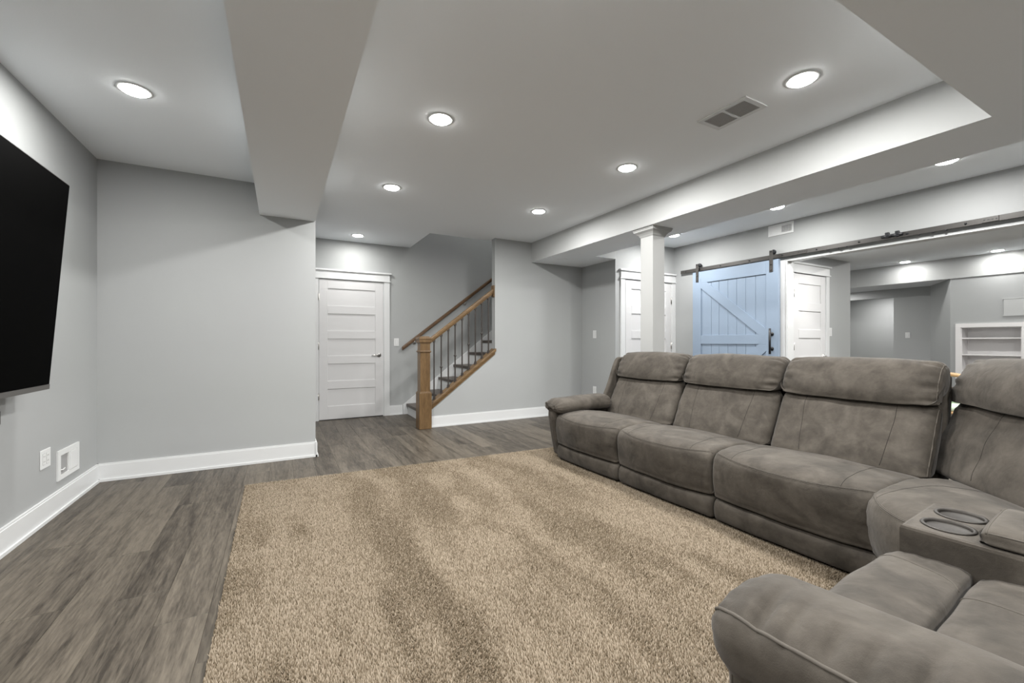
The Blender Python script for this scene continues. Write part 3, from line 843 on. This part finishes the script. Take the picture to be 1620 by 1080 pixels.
def seat_unit(F, a0, a1, seed, taper=None, wb=.62, bulge=.07, label=None, foot=True, front_z=0, width_fn=None, back=True, bk_in=0.0):
    W = a1 - a0; am = (a0 + a1) / 2
    def warp(u, w_, z):
        x = (u - am) / (W / 2)
        fr = max(0, min(1, (.34 - w_) / .34))
        w2 = w_ - bulge * (1 - x * x) * fr * max(.15, min(1, z / .42))
        z2 = z - .012 * (x ** 2) * (1 if z > .3 else 0)
        if taper:
            u = am + (u - am) * (taper[0] + taper[1] * max(w_, 0))
        return (u, w2, z2)
    sc = wb / .62
    prof = [(.035, .165), (-.005, .20), (-.02, .28), (-.022, .36), (-.008, .425), (.035, .462), (.12, .478), (.25, .484), (.40 * sc, .468), (.55 * sc, .435), (.645 * sc, .395), (.66 * sc, .30), (.64 * sc, .19), (.3, .165)]
    g = .004
    P = Pad(prof, a0 + g, a1 - g, .028, crown=.004, warp=warp, pucker=.003, seed=seed, wr=.005)
    c = P.mesh(F).build('seat_cushion', M['suede'], so)
    us = [a0 + .012 + (W - .024) * k / 40 for k in range(41)]
    I = 4.75 * 6
    path = [(u, I + .8 - 4.6 * (1 - abs((u - am) / (W / 2)) ** 2.4)) for u in us]
    seam_on(P, F, path, .0030, 'front_seam', M['suede'], c)
    seam_on(P, F, [(u, i + .6) for u, i in path], .0016, 'stitching', M['seam'], c)
    seam_on(P, F, [(u, i - .6) for u, i in path], .0016, 'stitching', M['seam'], c)
    for x in (.17, .83):
        u = a0 + W * x
        pt = [(u + (.02 if x < .5 else -.02) * (k / 20), 4.6 * 6 - 1.8 + k * (9.2 - 4.3) * 6 / 20) for k in range(21)]
        seam_on(P, F, pt, .0013, 'top_seam', M['crease'], c)
    # lower front panel (footrest)
    if foot:
        pf = [(.05, .032), (.012, .036), (-.004, .075), (-.002, .13), (.02, .160), (.06, .162), (.09, .10), (.09, .042)]
        Pf = Pad(pf, a0 + g, a1 - g, .025, warp=warp, seed=seed + 1, wr=.003)
        Pf.mesh(F).build('footrest_panel', M['suede'], so)
    if back:
        back_unit(F, a0 + bk_in, a1 - bk_in, seed, wb)
    return P
def back_unit(F, a0, a1, seed, wb, dz=0, lean=.13):
    W = a1 - a0; am = (a0 + a1) / 2; g = .005
    q = wb - .62
    def warp(u, w_, z):
        x = (u - am) / (W / 2)
        return (u, w_ - .018 * (1 - x * x) + lean * max(0, z - .42), z + .012 * max(0, (z - .6) / .4))
    pl = [(.60, .40), (.605, .46), (.645, .58), (.685, .68), (.716, .75), (.755, .782), (.80, .775), (.83, .70), (.80, .55), (.74, .40), (.67, .375)]
    pl = [(x + q, z + dz) for x, z in pl]
    P = Pad(pl, a0 + g, a1 - g, .05, crown=.008, warp=warp, pucker=.006, seed=seed, wr=.010)
    b = P.mesh(F).build('back_cushion', M['suede'], so)
    for x in (.25, .75):
        u = a0 + W * x
        s_ = 1 if x < .5 else -1
        pt = [(u - s_ * .03 * math.sin(k / 20 * 1.9), (.7 + k * 3.5 / 20) * 6) for k in range(21)]
        seam_on(P, F, pt, .0013, 'back_seam', M['crease'], b)
    ph = [(.712, .765), (.697, .782), (.693, .84), (.712, .91), (.750, .975), (.80, 1.010), (.86, 1.016), (.915, .992), (.94, .93), (.93, .86), (.88, .80), (.80, .775)]
    ph = [(x + q - .01, z + dz) for x, z in ph]
    Ph = Pad(ph, a0 + g, a1 - g, .055, crown=.010, warp=warp, pucker=.011, seed=seed + 2, wr=.006)
    Ph.dents = [(ue, i_ * 6, .010, .035, 1.6) for ue in (a0 + .05, a1 - .05) for i_ in (1.4, 2.4, 3.5, 4.6, 5.6)]
    h = Ph.mesh(F).build('head_pillow', M['suede'], so)
    # rear shell
    pr = [(.84, .10), (.80, .42), (.86, .66), (.90, .90), (.93, .93), (.955, .80), (.955, .45), (.955, .10)]
    pr = [(x + q + lean * max(0, z - .42), z + dz * .9) for x, z in pr]
    Pad(pr, a0 + .012, a1 - .012, .02, seed=seed, wr=.002, sub=4).mesh(F).build('back_shell', M['suede'], so)
    return P, Ph, b, h
# long row: three seats
FL = Frame(SO[0], SO[1], 91.6)
A = [-.165, .665, 1.48, 2.285]
B = []
for k in range(3):
    seat_unit(FL, A[k], A[k + 1], k * 3 + 1, back=False)
    B.append(back_unit(FL, A[k] + .002, A[k + 1] - .002, k * 3 + 2, .62))
# piping on the free end of the third back, beside the corner wedge
P, Ph, b, h = B[0]
seam_on(P, FL, [(A[0] + .016, (.3 + k * 4.4 / 24) * 6) for k in range(25)], .0030, 'edge_piping', M['piping'], b)
seam_on(Ph, FL, [(A[0] + .018, (.6 + k * 5.2 / 24) * 6) for k in range(25)], .0030, 'edge_piping', M['piping'], h)
P, Ph, b, h = B[2]
seam_on(P, FL, [(A[3] - .035, (.3 + k * 4.4 / 24) * 6) for k in range(25)], .0030, 'edge_piping', M['suede'], b)
# plinths
def rb(F, a0, a1, w0, w1, z0, z1, r, name, m, sm=True):
    b_ = bmesh.new(); bmesh.ops.create_cube(b_, size=1)
    for p in b_.verts: p.co = Vector((a0 + (p.co.x + .5) * (a1 - a0), w0 + (p.co.y + .5) * (w1 - w0), z0 + (p.co.z + .5) * (z1 - z0)))
    bmesh.ops.bevel(b_, geom=list(b_.edges), offset=r, segments=4, affect='EDGES', profile=.5)
    for p in b_.verts: p.co = Vector(F(*p.co))
    return MB().bmesh(b_, sm).build(name, m, so)
rb(FL, A[0] + .02, A[3] - .01, .10, .84, .03, .30, .01, 'seat_frame', M['under'])
for a in (A[0] + .06, A[1], A[2], A[3] - .06):
    for w_ in (.14, .82): rb(FL, a - .025, a + .025, w_ - .025, w_ + .025, .0275, .06, .004, 'foot', M['under'])
# far arm: outer panel and pad
FA = FL
a = A[3]
def swap(F): return lambda u, p, z: F(p, u, z)
pp = [(a + .005, .052), (a + .004, .25), (a + .004, .44), (a + .03, .50), (a + .085, .505), (a + .118, .46), (a + .125, .30), (a + .115, .12), (a + .10, .046), (a + .05, .042)]
def aw(u, p, z):
    return (u + .07 * (1 - min(1, z / .42)) * max(0, 1 - (u + .03) / .25), p, z)
Pad(pp, -.035, .80, .05, warp=aw, seed=4, wr=.003).mesh(swap(FL)).build('arm_panel', M['suede'], so)
def arm_pad(F, c, w0, w1, zb, zt, hw, side, seed, tilt=0):
    """c: centre along a; side +1 when the outer face looks to +a"""
    o = side
    pr = [(c - o * hw * .95, zb + .025), (c - o * hw, zb + (zt - zb) * .5), (c - o * hw * .80, zt - .022), (c - o * hw * .35, zt), (c + o * hw * .25, zt + .002), (c + o * hw * .72, zt - .018), (c + o * hw * .98, zt - .058), (c + o * hw * .93, zb + .05), (c + o * hw * .62, zb + .002), (c, zb), (c - o * hw * .7, zb)]
    def wp(u, p, z):
        t = max(0, min(1, (u - w0) / (w1 - w0)))
        k = (1 - t) ** 2
        return (u, p, z - .018 * k + tilt * t)
    P = Pad(pr, w0, w1, .085, .05, warp=wp, pucker=.006, seed=seed, nu=90, wr=.006)
    P.dents = [(w0 + .05 + q_, 4.75 * 6, d_ * 1.35, .009 + .004 * (j % 2), 4.0 + (j % 3) * 1.5) for j, (q_, d_) in enumerate(((.0, .006), (.065, .012), (.115, .006), (.18, .011), (.235, .006), (.30, .012), (.36, .007), (.42, .01), (.5, .006)))]
    pd = P.mesh(swap(F)).build('arm_pad', M['suede'], so)
    I = 5.5 * 6
    us = [w0 + .012 + (w1 - w0 - .02) * k / 50 for k in range(51)]
    seam_on(P, swap(F), [(u, I - 3.2 * math.exp(-(u - w0) / .07)) for u in us], .0042, 'arm_piping', M['seam'], pd)
    return P
arm_pad(FL, a + .03, -.06, .62, .468, .60, .135, 1, 2)
# outer side of the far back, sloping wing behind the arm
pw = [(.55, .40), (.60, .55), (.68, .72), (.755, .90), (.80, .96), (.85, .965), (.90, .93), (.90, .60), (.90, .15), (.80, .08), (.60, .12)]
Pad(pw, a - .002, a + .05, .018, seed=3, wr=.002, nu=4).mesh(FL).build('back_wing', M['suede'], so)

# corner wedge
FW = Frame(2.205, .765, 45)
seat_unit(FW, -.225, .225, 21, taper=(1.0, 3.9), wb=.60, bulge=.03, back=False)
back_unit(FW, -.70, .905, 22, .565, dz=.018, lean=.05)
rb(FW, -.30, .30, .10, .70, .03, .34, .01, 'wedge_frame', M['under'])

# console with two cup holders
FC = Frame(1.700, .588, 4.0)
CZ = .56; CW = .335
ca = [.098, .242]; cw_ = .088; HR = .0535; WE = .92; BV = .010; WD = .172
v = []; f = []
def ring(x0, x1, y0, y1, z):
    n = len(v); v.extend([FC(x0, y0, z), FC(x1, y0, z), FC(x1, y1, z), FC(x0, y1, z)]); return n
r_ = [ring(0, CW, 0, WE, .03), ring(0, CW, 0, WE, CZ - BV), ring(BV * .3, CW - BV * .3, BV * .3, WE - BV * .3, CZ - BV * .3), ring(BV, CW - BV, BV, WE - BV, CZ)]
f.append([3, 2, 1, 0])
for a_, b__ in zip(r_[:-1], r_[1:]):
    for k in range(4): f.append([a_ + k, a_ + (k + 1) % 4, b__ + (k + 1) % 4, b__ + k])
con_mb = MB().add(v, f)
con_mb.add([FC(BV, WD, CZ), FC(CW - BV, WD, CZ), FC(CW - BV, WE - BV, CZ), FC(BV, WE - BV, CZ)], [[0, 1, 2, 3]])
xm = sum(ca) / 2
for c0, (x0, x1) in zip(ca, ((BV, xm), (xm, CW - BV))):
    v = []; f = []; n = 48
    for k in range(n):
        t = 6.283185 * k / n + math.atan2(-(cw_ - BV), -(c0 - x0)); dx, dy = math.cos(t), math.sin(t)
        sx = ((x1 - c0) / dx) if dx > 1e-9 else (((x0 - c0) / dx) if dx < -1e-9 else 1e9)
        sy = ((WD - cw_) / dy) if dy > 1e-9 else (((BV - cw_) / dy) if dy < -1e-9 else 1e9)
        q = min(sx, sy)
        v += [FC(c0 + HR * dx, cw_ + HR * dy, CZ), FC(c0 + q * dx, cw_ + q * dy, CZ)]
    # corner fill: snap the nearest boundary vertex onto each corner
    for (X_, Y_) in ((x0, BV), (x1, BV), (x1, WD), (x0, WD)):
        P_ = Vector(FC(X_, Y_, CZ)); k = min(range(n), key=lambda k: (Vector(v[2 * k + 1]) - P_).length); v[2 * k + 1] = tuple(P_)
    for k in range(n):
        k2 = (k + 1) % n; f.append([2 * k, 2 * k + 1, 2 * k2 + 1, 2 * k2])
    con_mb.add(v, f)
con = con_mb.build('console_body', M['suede'], so)
cups = [FC(c0, cw_, CZ) for c0 in ca]
for c_ in cups:
    MB().lathe([(.0525, -.004), (.062, .0), (.063, .002), (.0615, .0038), (.055, .0045), (.0515, .002), (.0505, -.01), (.049, -.088), (.046, -.094), (.0, -.094)], c_, n=48).build('cup_holder', M['cup'], so)
    MB().lathe([(.0, -.0925), (.044, -.0925), (.044, -.090), (.0, -.090)], c_, n=32).build('cup_dark_disc', M['under'], so)  # black disc added so the cup floor reads as dark depth
Pl = Pad([(.01, CZ + .002), (.0, CZ + .02), (.015, CZ + .042), (.08, CZ + .052), (.2, CZ + .054), (.28, CZ + .048), (.315, CZ + .03), (.318, CZ + .01), (.3, CZ + .002), (.15, CZ + .001)], .0, .60, .03, seed=5, wr=.002)
Pl.P  # lid lies across the console behind the cups
FLid = lambda u, p, z: FC(p * .98 + .012, .165 + u, z)
lid = Pl.mesh(FLid).build('console_lid', M['suede'], so)
seam_on(Pl, FLid, [(.015, (1.6 + k * 5.2 / 24) * 6) for k in range(25)], .0025, 'lid_piping', M['seam'], lid)
seam_on(Pl, FLid, [(.02 + .56 * k / 24, 1.7 * 6) for k in range(25)], .0025, 'lid_piping', M['seam'], lid)
def edge_tube(pts, r, name, m, parent): return MB().tube(pts, r, 6).build(name, m, parent)
edge_tube([FC(.006, .9 * k / 20 + .012, CZ - .004) for k in range(21)], .0025, 'edge_piping', M['seam'], con)
edge_tube([FC(.006 + (CW - .012) * k / 20, .005, CZ - .004) for k in range(21)], .0025, 'edge_piping', M['seam'], con)
edge_tube([FC(.004, .006, .06 + (CZ - .07) * k / 10) for k in range(11)], .0025, 'edge_piping', M['seam'], con)

# near seat: front pad, rear pad, back
FN = Frame(1.70, .632, 4.0)
a0, a1 = -.69, -.002
am = (a0 + a1) / 2; W = a1 - a0
def nw_(u, w_, z):
    x = (u - am) / (W / 2)
    return (u, w_ - .008 * (1 - x * x) * max(0, 1 - w_ / .2), z)
prof = [(.035, .165), (.0, .20), (-.012, .30), (-.008, .41), (.012, .458), (.05, .484), (.11, .492), (.180, .488), (.207, .462), (.209, .34), (.20, .20), (.1, .165)]
Pn = Pad(prof, a0, a1, .026, .020, crown=.002, warp=nw_, pucker=.004, seed=31, wr=.005)
c = Pn.mesh(FN).build('seat_cushion', M['suede'], so)
seam_on(Pn, FN, [(a1 - .05 - .10 * (k / 24) ** 1.3, (3.4 + 4.4 * k / 24) * 6) for k in range(25)], .0022, 'top_seam', M['seam'], c)
seam_on(Pn, FN, [(a0 + .05 + .10 * (k / 24) ** 1.3, (3.4 + 4.4 * k / 24) * 6) for k in range(25)], .0022, 'top_seam', M['seam'], c)
prof = [(.215, .20), (.211, .36), (.213, .455), (.235, .484), (.32, .496), (.45, .49), (.58, .46), (.66, .41), (.66, .25), (.45, .18)]
Pn2 = Pad(prof, a0, a1, .026, .020, crown=.002, pucker=.004, seed=33, wr=.005)
c = Pn2.mesh(FN).build('seat_cushion', M['suede'], so)
for s_, e_ in ((1, a0), (-1, a1)):
    seam_on(Pn2, FN, [(e_ + s_ * (.19 + .03 * (k / 30)), (2.2 + 3.6 * (k / 30)) * 6) for k in range(31)], .0022, 'top_seam', M['seam'], c)
pf = [(.05, .032), (.012, .036), (-.004, .075), (-.002, .13), (.02, .160), (.06, .162), (.09, .10), (.09, .042)]
Pad(pf, a0, a1, .025, warp=nw_, seed=35, wr=.003).mesh(FN).build('footrest_panel', M['suede'], so)
back_unit(FN, a0, a1, 37, .62)
rb(FN, a0 + .02, CW - .02 + .006, .10, .84, .03, .30, .01, 'seat_frame', M['under'])
# near arm
an = a0
pp = [(an - .005, .052), (an - .005, .25), (an - .005, .42), (an - .03, .50), (an - .10, .505), (an - .150, .46), (an - .165, .30), (an - .160, .12), (an - .15, .046), (an - .05, .042)]
def aw2(u, p, z): return (u + .05 * (1 - min(1, z / .42)) * max(0, 1 - (u + .02) / .25), p, z)
Ppa = Pad(pp, -.035, .86, .05, warp=aw2, seed=41, wr=.004)
ppa = Ppa.mesh(swap(FN)).build('arm_panel', M['suede'], so)
seam_on(Ppa, swap(FN), [(-.03 + .02, (4.2 + k * 4.2 / 20) * 6) for k in range(21)], .0022, 'panel_stitching', M['seam'], ppa)
arm_pad(FN, an - .085, -.045, .70, .44, .618, .145, -1, 6)

# ------------------------------------------------------------------ wooden chair glimpsed between two sofa backs
cxx, cyy = 6.35, 1.80
ch = tag(empty('wooden_chair', (cxx, cyy, 0)), 'light wooden chair with a pale green cushion glimpsed between two sofa backs', 'chair')
fr = [(cxx + .0, cyy - .20), (cxx + .0, cyy + .20)]
for (x, y) in fr:
    MB().tube([(x + .03, y, 0), (x, y, .40), (x - .02, y, .74)], [.016, .019, .014], 10).build('back_leg', M['chairwood'], ch)
for y in (cyy - .19, cyy + .19):
    MB().tube([(cxx - .42, y, 0), (cxx - .40, y, .40)], [.014, .019], 10).build('front_leg', M['chairwood'], ch)
MB().box(cxx - .44, cxx + .02, cyy - .22, cyy + .22, .40, .425, .008).build('seat', M['chairwood'], ch)
MB().tube([(cxx - .015 + .03 * (1 - (t / 10 - 1) ** 2), cyy - .22 + .022 * t, .73 + .045 * (1 - (t / 10 - 1) ** 2)) for t in range(21)], .022, 10).build('top_rail', M['chairwood'], ch)
MB().box(cxx - .02, cxx + .0, cyy - .19, cyy + .19, .60, .64, .006).build('back_slat', M['oakZ'], ch)
MB().box(cxx - .42, cxx - .03, cyy - .20, cyy + .20, .426, .475, .018).build('seat_cushion', M['green'], ch)
MB().box(cxx - .06, cxx - .022, cyy - .18, cyy + .18, .476, .60, .015).build('back_cushion', M['green'], ch)
